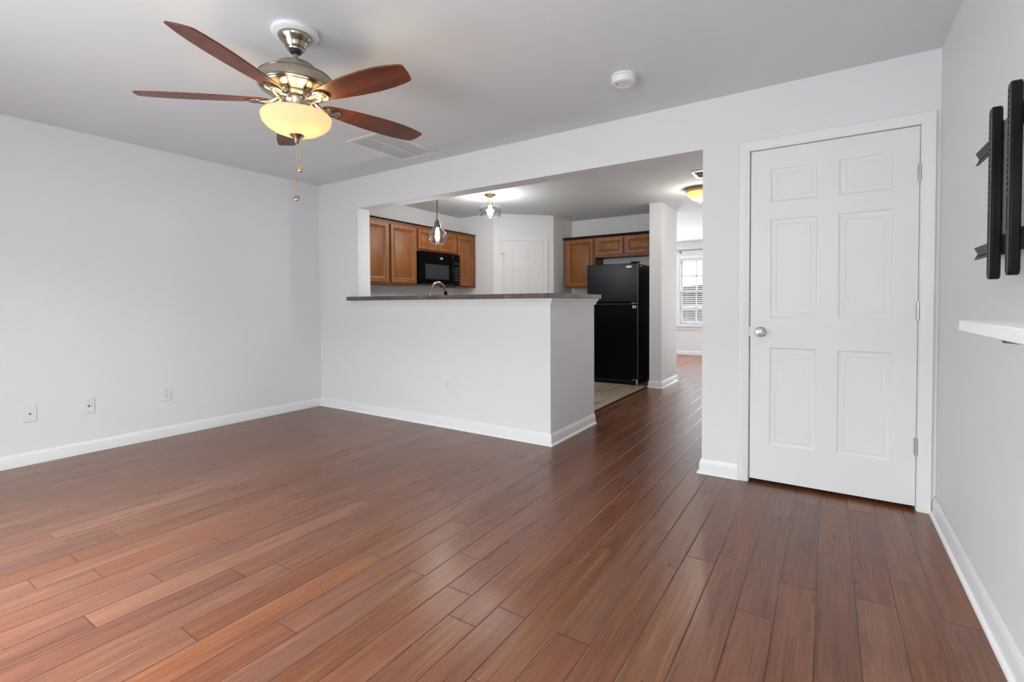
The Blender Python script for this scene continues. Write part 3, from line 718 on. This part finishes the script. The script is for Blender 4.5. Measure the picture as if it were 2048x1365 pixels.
# ------------------------------------------------------------------ ceiling fittings
SD = (-1.004, 2.726)
t = thing('smoke_detector', 'round white smoke detector on the ceiling above the wide opening', 'smoke detector', (SD[0], SD[1], 2.44))
b = MB(); b.lathe([(0, 2.44), (0.070, 2.44), (0.070, 2.430), (0.067, 2.428), (0, 2.428)], SD, 40); b.build('base', M['plastic'], t)
b = MB(); b.lathe([(0, 2.4278), (0.066, 2.4278), (0.069, 2.424), (0.069, 2.402), (0.064, 2.394), (0.050, 2.390), (0.047, 2.392), (0.030, 2.392), (0, 2.391)], SD, 40); b.build('cover', M['plastic'], t)
b = MB(); b.lathe([(0, 2.391), (0.011, 2.391), (0.011, 2.388), (0, 2.387)], (SD[0]-0.012, SD[1]-0.018), 16); b.build('test_button', M['plastic'], t)
b = MB(); b.lathe([(0, 2.3915), (0.003, 2.3915), (0.003, 2.3895), (0, 2.3895)], (SD[0]-0.030, SD[1]-0.026), 10); b.build('indicator_light', M['slot'], t)

t = thing('return_air_grille', 'white louvred return air grille in the ceiling behind the fan', 'air vent', (-3.04, 2.86, 2.44))
GX0, GX1, GY0, GY1 = -3.255, -2.825, 2.550, 3.170
b = MB()
for bx in ((GX0, GX1, GY0, GY0+0.028), (GX0, GX1, GY1-0.028, GY1), (GX0, GX0+0.028, GY0+0.028, GY1-0.028), (GX1-0.028, GX1, GY0+0.028, GY1-0.028)): b.box(*bx, 2.432, 2.44)
b.box((GX0+GX1)/2-0.008, (GX0+GX1)/2+0.008, GY0+0.028, GY1-0.028, 2.433, 2.44)
b.build('frame', M['plastic'], t, bevel=0.002)
b = MB(); n = 44
for i in range(n):
    y = GY0+0.032 + (GY1-GY0-0.064)*i/(n-1)
    R = Matrix.Translation(((GX0+GX1)/2, y, 2.4365)) @ Matrix.Rotation(math.radians(35), 4, 'X')
    b.box(-(GX1-GX0)/2+0.03, (GX1-GX0)/2-0.03, -0.0045, 0.0045, -0.0006, 0.0006, R)
o = b.build('louvre', M['plastic'], t); o['kind'] = 'stuff'
b = MB(); b.box(GX0+0.02, GX1-0.02, GY0+0.02, GY1-0.02, 2.4395, 2.4399); b.build('filter_backing', mat('filter_grey', (0.70, 0.70, 0.70), 0.9), t)

t = thing('ceiling_register', 'white supply register in the hall ceiling near the amber light', 'air vent', (-1.03, 5.21, 2.44))
b = MB(); HX0, HX1, HY0, HY1 = -1.172, -0.872, 5.056, 5.362
for bx in ((HX0, HX1, HY0, HY0+0.03), (HX0, HX1, HY1-0.03, HY1), (HX0, HX0+0.03, HY0+0.03, HY1-0.03), (HX1-0.03, HX1, HY0+0.03, HY1-0.03)): b.box(*bx, 2.430, 2.44)
b.build('frame', M['plastic'], t, bevel=0.002)
b = MB(); b.box(HX0+0.02, HX1-0.02, HY0+0.02, HY1-0.02, 2.4385, 2.4395); b.build('duct_opening', M['slot'], t)
for i in range(8):
    x = HX0+0.044+i*0.03
    b = MB(); R = Matrix.Translation((x, (HY0+HY1)/2, 2.435)) @ Matrix.Rotation(math.radians(40), 4, 'Y'); b.box(-0.008, 0.008, -(HY1-HY0)/2+0.03, (HY1-HY0)/2-0.03, -0.0006, 0.0006, R)
    b.build('slat', M['plastic'], t)

# hall flush light
HL = (-1.245, 5.86)
t = thing('flush_ceiling_light', 'brass flush ceiling light with glowing amber glass in the hall', 'ceiling light', (HL[0], HL[1], 2.44))
b = MB(); b.lathe([(0, 2.44), (0.165, 2.44), (0.170, 2.430), (0.163, 2.418), (0.158, 2.414), (0.158, 2.404), (0.148, 2.396), (0.135, 2.394), (0, 2.41)], HL, 48); b.build('rim', M['brass'], t)
b = MB(); b.lathe([(0.145, 2.396), (0.142, 2.375), (0.125, 2.345), (0.095, 2.318), (0.055, 2.300), (0.028, 2.292), (0.020, 2.285), (0.008, 2.282), (0.0, 2.282)], HL, 48); b.build('glass_shade', M['hallbowl'], t)
b = MB(); b.lathe([(0, 2.284), (0.012, 2.283), (0.009, 2.274), (0.004, 2.268), (0, 2.267)], HL, 16); b.build('finial', M['brass'], t)
b = MB(); b.sphere((HL[0], HL[1], 2.365), 0.032); b.build('bulb', M['warmbulb'], t)
point('hall_bulb_glow', (HL[0], HL[1], 2.22), 9, (1, 0.93, 0.82), 0.04)

# pendant over the sink
PC = (-3.36, 3.75)
t = thing('pendant_light', 'clear glass globe pendant light hanging over the kitchen sink', 'pendant light', (PC[0], PC[1], 2.44))
b = MB(); b.lathe([(0, 2.44), (0.06, 2.44), (0.06, 2.43), (0.045, 2.418), (0.01, 2.412), (0, 2.412)], PC, 32); b.build('canopy', M['nickel'], t)
b = MB(); b.tube([(PC[0], PC[1], 2.415), (PC[0], PC[1], 1.985)], 0.0075, 12); b.build('stem', M['darknickel'], t)
b = MB(); b.lathe([(0, 1.992), (0.012, 1.990), (0.022, 1.972), (0.028, 1.962), (0.028, 1.945), (0.031, 1.943), (0.031, 1.930), (0.036, 1.922), (0.037, 1.910), (0.030, 1.906), (0, 1.906)], PC, 32); b.build('socket', M['darknickel'], t)
gp = []
for i in range(25):
    a = math.radians(22 + (148-22)*i/24); gp.append((0.094*math.sin(a), 1.822+0.094*math.cos(a)))
b = MB(); b.lathe(gp + [(gp[-1][0]+0.002, gp[-1][1]-0.004)] + [(max(r-0.003, 0.001), z) for r, z in gp[::-1]], PC, 48, close=True); b.build('glass_globe', M['glass'], t)['label'] = 'clear glass globe'
b = MB(); b.lathe([(0, 1.906), (0.014, 1.904), (0.016, 1.886), (0.022, 1.870), (0.022, 1.795), (0.014, 1.772), (0.0, 1.765)], PC, 24); b.build('bulb', M['bulb'], t)
point('pendant_bulb_glow', (PC[0]+0.0, PC[1]-0.0, 1.74), 9, (1, 0.97, 0.93), 0.03)

# kitchen semi-flush light
KC = (-3.42, 4.76)
t = thing('semi_flush_light', 'clear glass drum ceiling light on brushed nickel arms in the kitchen', 'ceiling light', (KC[0], KC[1], 2.44))
b = MB(); b.lathe([(0, 2.44), (0.066, 2.44), (0.067, 2.434), (0.058, 2.424), (0.030, 2.410), (0.022, 2.404), (0, 2.404)], KC, 36); b.build('canopy', M['brass'], t)
for k in range(3):
    a = 0.6 + 2*PI*k/3; c, s = math.cos(a), math.sin(a)
    b = MB(); b.tube([(KC[0]+r*c, KC[1]+r*s, z) for r, z in ((0.016, 2.41), (0.022, 2.38), (0.030, 2.35), (0.045, 2.322), (0.055, 2.315))], 0.005, 8); b.build('arm', M['brass'], t)
b = MB(); b.lathe([(0, 2.322), (0.050, 2.319), (0.060, 2.312), (0.060, 2.307), (0, 2.311)], KC, 40); b.build('shade_cap', M['nickel'], t)
dp = [(0.058, 2.309), (0.092, 2.307), (0.113, 2.298), (0.127, 2.278), (0.131, 2.248), (0.130, 2.215), (0.124, 2.185), (0.117, 2.172)]
b = MB(); b.lathe(dp + [(r-0.0035, z) for r, z in dp[::-1]], KC, 48, close=True); b.build('glass_drum', M['glass'], t)['label'] = 'clear glass drum'
b = MB(); b.lathe([(0, 2.31), (0.018, 2.308), (0.018, 2.285), (0.034, 2.262), (0.036, 2.235), (0.028, 2.20), (0.0, 2.185)], KC, 24); b.build('bulb', M['bulb'], t)
point('drum_bulb_glow', (KC[0], KC[1], 2.20), 38, (1, 0.97, 0.93), 0.06)

# ------------------------------------------------------------------ wall plates
def plate(label, fmap, s, z, kind, group=None):
    t = thing('wall_socket' if kind == 'outlet' else 'wall_jack', label, 'outlet' if kind == 'outlet' else 'wall jack', fmap(s, z-0.058, 0), group)
    def bx(b, s0, s1, z0, z1, n0, n1):
        v = [b.bm.verts.new(fmap(a, c, n)) for n in (n0, n1) for c in (z0, z1) for a in (s0, s1)]
        for q in ((0, 2, 3, 1), (4, 5, 7, 6), (0, 1, 5, 4), (2, 6, 7, 3), (0, 4, 6, 2), (1, 3, 7, 5)):
            f = b.bm.faces.new([v[i] for i in q]); f.material_index = b.mi
    b = MB(); bx(b, s-0.036, s+0.036, z-0.058, z+0.058, 0.0, 0.0055); b.build('cover_plate', M['plastic'], t, bevel=0.003)
    if kind == 'outlet':
        for dz in (0.021, -0.021):
            b = MB(); bx(b, s-0.016, s+0.016, z+dz-0.014, z+dz+0.014, 0.005, 0.0075); rc = b.build('receptacle', M['plastic'], t, bevel=0.002)
            b = MB()
            for ds in (-0.0065, 0.0065): bx(b, s+ds-0.0012, s+ds+0.0012, z+dz, z+dz+0.008, 0.007, 0.0079)
            bx(b, s-0.002, s+0.002, z+dz-0.009, z+dz-0.0045, 0.007, 0.0079)
            b.build('slot', M['slot'], rc)
        zs = (0.0,)
    else:
        c = fmap(s, z, 0.0055); nrm = Vector(fmap(s, z, 1)) - Vector(fmap(s, z, 0))
        b = MB(); b.tube([Vector(c), Vector(c)+nrm*0.009], 0.0048, 12); b.tube([Vector(c), Vector(c)+nrm*0.003], 0.0065, 6); b.build('coax_jack', M['iron'], t)
        zs = (0.041, -0.041)
    for dz in zs:
        c = Vector(fmap(s, z+dz, 0.005)); nrm = Vector(fmap(s, z, 1)) - Vector(fmap(s, z, 0))
        b = MB(); b.tube([c, c+nrm*0.0014], 0.0032, 10); b.build('screw', M['greymetal'], t)
fw = lambda s, z, n: (XL + n, s, z)
plate('white cable jack plate on left wall, farthest from the corner', fw, 0.985, 0.364, 'jack')
plate('white cable jack plate on left wall, between the other jack plate and the socket', fw, 1.312, 0.361, 'jack')
plate('white double socket on the left wall near the corner', fw, 1.833, 0.369, 'outlet')
plate('white double socket low on the half wall under the bar top', fback, -2.891, 0.380, 'outlet')

# ------------------------------------------------------------------ TV bracket on the right wall
t = thing('tv_wall_mount', 'empty black steel tv wall bracket on the right wall', 'tv mount', (XR, 1.95, 1.45))
for z, tl in ((1.294, 0), (1.627, 0)):
    b = MB(); h = 0.021
    b.prism([(0.440, z+h), (0.4315, z+h), (0.4415, z), (0.4315, z-h), (0.440, z-h), (0.449, z)], lambda p: (p[0], 1.30, p[1]), lambda p: (p[0], 2.352, p[1]))
    r = b.build('rail', M['blackmetal'], t)
    b = MB(); b.prism([(0.4378, z-0.009), (0.4365, z-0.009), (0.4355, z-0.0125), (0.437, z-0.0125)], lambda p: (p[0]-0.001, 2.20, p[1]), lambda p: (p[0]-0.001, 2.325, p[1])); b.build('slot', M['slot'], r)
for y0, y1, z0, z1 in ((1.983, 2.026, 1.192, 1.702), (1.806, 1.844, 1.196, 1.712)):
    b = MB(); b.prism_x([(y0, z0+0.012), (y0+0.008, z0), (y1-0.008, z0), (y1, z0+0.010), (y1, z1-0.010), (y1-0.008, z1), (y0+0.008, z1), (y0, z1-0.012)], 0.400, 0.4235)
    br = b.build('vertical_arm', M['blackmetal'], t, bevel=0.004, seg=2)
    ym = (y0+y1)/2 + 0.006
    n = 17
    for i in range(n):
        z = z1 - 0.022 - i*0.0165
        b = MB(); b.box(0.3998, 0.4004, ym-0.004, ym+0.004, z-0.0045, z+0.0045); b.build('bolt_hole', M['slot'], br)
    for za, zb in ((z0+0.012, z0+0.115), (z0+0.122, z1-0.022-n*0.0165)):
        b = MB(); b.box(0.3998, 0.4004, ym-0.003, ym+0.003, za, zb); b.build('long_slot', M['slot'], br)
    for z in (1.294, 1.627):
        b = MB(); b.box(0.4235, 0.4335, y0+0.006, y1-0.006, z-0.030, z+0.030); b.build('rail_hook', M['blackmetal'], t)
b = MB(); b.prism([(1.935, 1.325), (2.035, 1.325), (2.035, 1.640), (2.0, 1.656), (1.935, 1.656)], lambda p: (0.4255, p[0], p[1]), lambda p: (0.4305, p[0], p[1])); b.box(0.4305, 0.438, 1.935, 1.94, 1.325, 1.656)
pl = b.build('centre_plate', mat('grey_steel_plate', (0.26, 0.26, 0.265), 0.4, 0.2), t, bevel=0.0015)
b = MB(); b.box(0.4246, 0.4258, 2.003, 2.010, 1.36, 1.60); b.build('slot', M['slot'], pl)
b = MB(); b.box(0.449, 0.4793, 1.62, 1.72, 1.26, 1.66); b.build('wall_plate', M['blackmetal'], t, bevel=0.002)
for y, z in ((1.67, 1.30), (1.67, 1.62)):
    b = MB(); b.tube([(0.440, y, z), (0.4495, y, z)], 0.008, 6); b.build('bolt', M['greymetal'], t)

# wall shelf
t = thing('wall_shelf', 'white floating shelf on dark bracket below the tv mount', 'shelf', (XR, 0.95, 1.06))
b = MB(); b.box(0.230, XR-0.0005, 0.50, 1.371, 1.064, 1.087); b.build('board', M['plastic'], t, bevel=0.002)
for y in (0.62, 1.15):
    b = MB(); pts = []
    for i in range(9):
        a = PI/2*i/8; pts.append((0.250 + 0.21*math.sin(a), y, 1.064 - 0.20*(1-math.cos(a))))
    b.tube(pts, 0.009, 8); b.box(0.255, 0.474, y-0.012, y+0.012, 1.058, 1.0638); b.box(0.472, 0.4795, y-0.012, y+0.012, 0.84, 1.0638); b.build('bracket', M['iron'], t)

# ------------------------------------------------------------------ far window, blind, curtain rod
b = MB()
for bx in ((WX0-0.065, WX0, WZ0-0.02, WZ1+0.065), (WX1, WX1+0.065, WZ0-0.02, WZ1+0.065), (WX0, WX1, WZ1, WZ1+0.065)): b.box(bx[0], bx[1], YF-0.018, YF, bx[2], bx[3])
b.box(WX0-0.09, WX1+0.09, YF-0.055, YF, WZ0-0.045, WZ0-0.02); b.box(WX0-0.065, WX1+0.065, YF-0.018, YF, WZ0-0.115, WZ0-0.045)
w = struct(b.build('window_1', M['trim'], bevel=0.002, seg=1), 'white double-hung window at the end of the hall')
WM = 1.36
for nm, z0, z1, y in (('upper_sash', WM-0.02, WZ1, YF+0.085), ('lower_sash', WZ0, WM+0.02, YF+0.05)):
    b = MB(); wd = 0.05
    b.box(WX0, WX0+wd, y, y+0.03, z0, z1); b.box(WX1-wd, WX1, y, y+0.03, z0, z1); b.box(WX0+wd, WX1-wd, y, y+0.03, z0, z0+0.04); b.box(WX0+wd, WX1-wd, y, y+0.03, z1-0.04, z1)
    sh = b.build(nm, M['trim'], w)
    b = MB(); b.box(WX0+wd, WX1-wd, y+0.013, y+0.017, z0+0.04, z1-0.04); b.build('pane', M['pane'], sh)
    b = MB()
    for x in (WX0+wd+0.29, WX0+wd+0.58): b.box(x-0.011, x+0.011, y+0.008, y+0.022, z0+0.04, z1-0.04)
    b.box(WX0+wd, WX1-wd, y+0.008, y+0.022, (z0+z1)/2-0.011, (z0+z1)/2+0.011)
    b.build('muntin', M['trim'], sh)
b = MB(); b.box(WX0, WX0+0.02, YF+0.001, YF+0.149, WZ0, WZ1); b.box(WX1-0.02, WX1, YF+0.001, YF+0.149, WZ0, WZ1); b.build('jamb_liner', M['trim'], w)
t = thing('window_blind', 'white horizontal slat blind drawn over the hall-end window', 'blind', ((WX0+WX1)/2, YF+0.02, WZ1))
b = MB(); b.box(WX0+0.022, WX1-0.022, YF+0.002, YF+0.045, WZ1-0.045, WZ1-0.001); b.build('head_rail', M['plastic'], t, bevel=0.002)
n = 32
for i in range(n):
    z = WZ0+0.055 + (WZ1-0.06-WZ0-0.055)*i/(n-1)
    b = MB(); R = Matrix.Translation(((WX0+WX1)/2, YF+0.023, z)) @ Matrix.Rotation(math.radians(12), 4, 'X'); b.box(-(WX1-WX0)/2+0.026, (WX1-WX0)/2-0.026, -0.020, 0.020, -0.0012, 0.0012, R)
    b.build('slat', M['plastic'], t)
b = MB(); b.box(WX0+0.025, WX1-0.025, YF+0.006, YF+0.040, WZ0+0.004, WZ0+0.024); b.build('bottom_rail', M['plastic'], t, bevel=0.002)
for x in (WX0+0.16, WX1-0.16):
    b = MB(); b.tube([(x, YF+0.0025, WZ0+0.02), (x, YF+0.0025, WZ1-0.04)], 0.0012, 6); b.build('ladder_cord', M['plastic'], t)
t = thing('curtain_rod', 'thin dark curtain rod above the hall-end window', 'curtain rod', (-2.2, YF-0.07, 2.26))
b = MB(); b.tube([(-2.84, YF-0.07, 2.252), (-1.5, YF-0.07, 2.252)], 0.009, 10); b.build('rod', M['iron'], t)
for x in (-2.70, -1.6):
    b = MB(); b.tube([(x, YF-0.001, 2.215), (x, YF-0.05, 2.22), (x, YF-0.07, 2.238)], 0.007, 8); b.tube([(x, YF-0.0005, 2.215), (x, YF-0.006, 2.215)], 0.02, 12); b.build('bracket', M['iron'], t)

# ------------------------------------------------------------------ outside the far window
b = MB(); b.box(-14, 8, YF+0.16, 40, -0.5, -0.45)
struct(b.build('ground', mat('asphalt', (0.20, 0.20, 0.20), 0.8, vary=(3, 0.2))))
b = MB(); b.box(-12, 4, 24, 30, -0.45, 5.0); 
struct(b.build('house_front', mat('pale_siding', (0.40, 0.40, 0.39), 0.7)))
def car(label, cx, cy, body, L=4.5, Hh=1.75, Wd=1.85, g=-0.45):
    t = thing('parked_car', label, 'car', (cx, cy, g))
    prof = [(-L/2, 0.35), (-L/2+0.05, 0.85), (-L/2+0.35, 1.0), (-L*0.22, 1.08), (-L*0.10, Hh-0.06), (0.0, Hh), (L*0.38, Hh-0.03), (L*0.46, 1.15), (L/2, 1.0), (L/2, 0.35), (L*0.36, 0.28), (-L*0.36, 0.28)]
    b = MB(); b.prism([(cx+a, g+c) for a, c in prof], lambda p: (p[0], cy-Wd/2, p[1]), lambda p: (p[0], cy+Wd/2, p[1])); b.build('body', body, t, bevel=0.06, seg=3)
    win = [(-L*0.18, 1.10), (-L*0.085, Hh-0.14), (L*0.13, Hh-0.10), (L*0.13, 1.10)]
    win2 = [(L*0.15, 1.10), (L*0.15, Hh-0.10), (L*0.36, Hh-0.12), (L*0.41, 1.12)]
    for wn in (win, win2):
        b = MB(); b.prism([(cx+a, g+c) for a, c in wn], lambda p: (p[0], cy-Wd/2-0.004, p[1]), lambda p: (p[0], cy-Wd/2+0.01, p[1])); b.build('side_window', M['gloss_black'], t)
    for wx in (-L*0.31, L*0.31):
        b = MB(); R = Matrix.Translation((cx+wx, cy-Wd/2+0.10, g+0.33)) @ Matrix.Rotation(PI/2, 4, 'X')
        b.lathe([(0, 0.115), (0.2, 0.115), (0.22, 0.105), (0.32, 0.105), (0.34, 0.08), (0.34, -0.1), (0, -0.1)], (0, 0), 28, R); b.build('wheel', M['satin_black'], t)
car('white car parked outside, seen through the upper window sash', -4.0, 17.5, mat('white_car_paint', (0.75, 0.75, 0.76), 0.25), Hh=2.25, g=-0.45)
car('dark grey car parked outside, seen through the lower window sash', -3.3, 14.2, mat('grey_car_paint', (0.13, 0.125, 0.12), 0.3), Hh=1.5)

# ------------------------------------------------------------------ patio door and added fill window behind the camera
b = MB()
for bx in ((-3.35, -3.29, 0.0, 2.05), (-1.61, -1.55, 0.0, 2.05), (-2.48, -2.42, 0.0, 2.05), (-3.29, -1.61, 1.99, 2.05), (-3.29, -1.61, 0.0, 0.06)): b.box(bx[0], bx[1], YR-0.10, YR-0.05, bx[2], bx[3])
d3 = struct(b.build('door_3', M['trim'], bevel=0.002, seg=1), 'white framed sliding patio door')
b = MB(); b.box(-3.29, -1.61, YR-0.078, YR-0.074, 0.06, 1.99); b.build('pane', M['pane'], d3)
b = MB()
for bx in ((-0.85, -0.80, 0.85, 2.05), (0.10, 0.15, 0.85, 2.05), (-0.80, 0.10, 2.0, 2.05), (-0.80, 0.10, 0.85, 0.90), (-0.80, 0.10, 1.43, 1.47)): b.box(bx[0], bx[1], YR-0.10, YR-0.05, bx[2], bx[3])
w2 = struct(b.build('window_added', M['trim'], bevel=0.002, seg=1))  # unseen window, added to let fill light in
b = MB(); b.box(-0.80, 0.10, YR-0.078, YR-0.074, 0.90, 2.0); b.build('pane', M['pane'], w2)
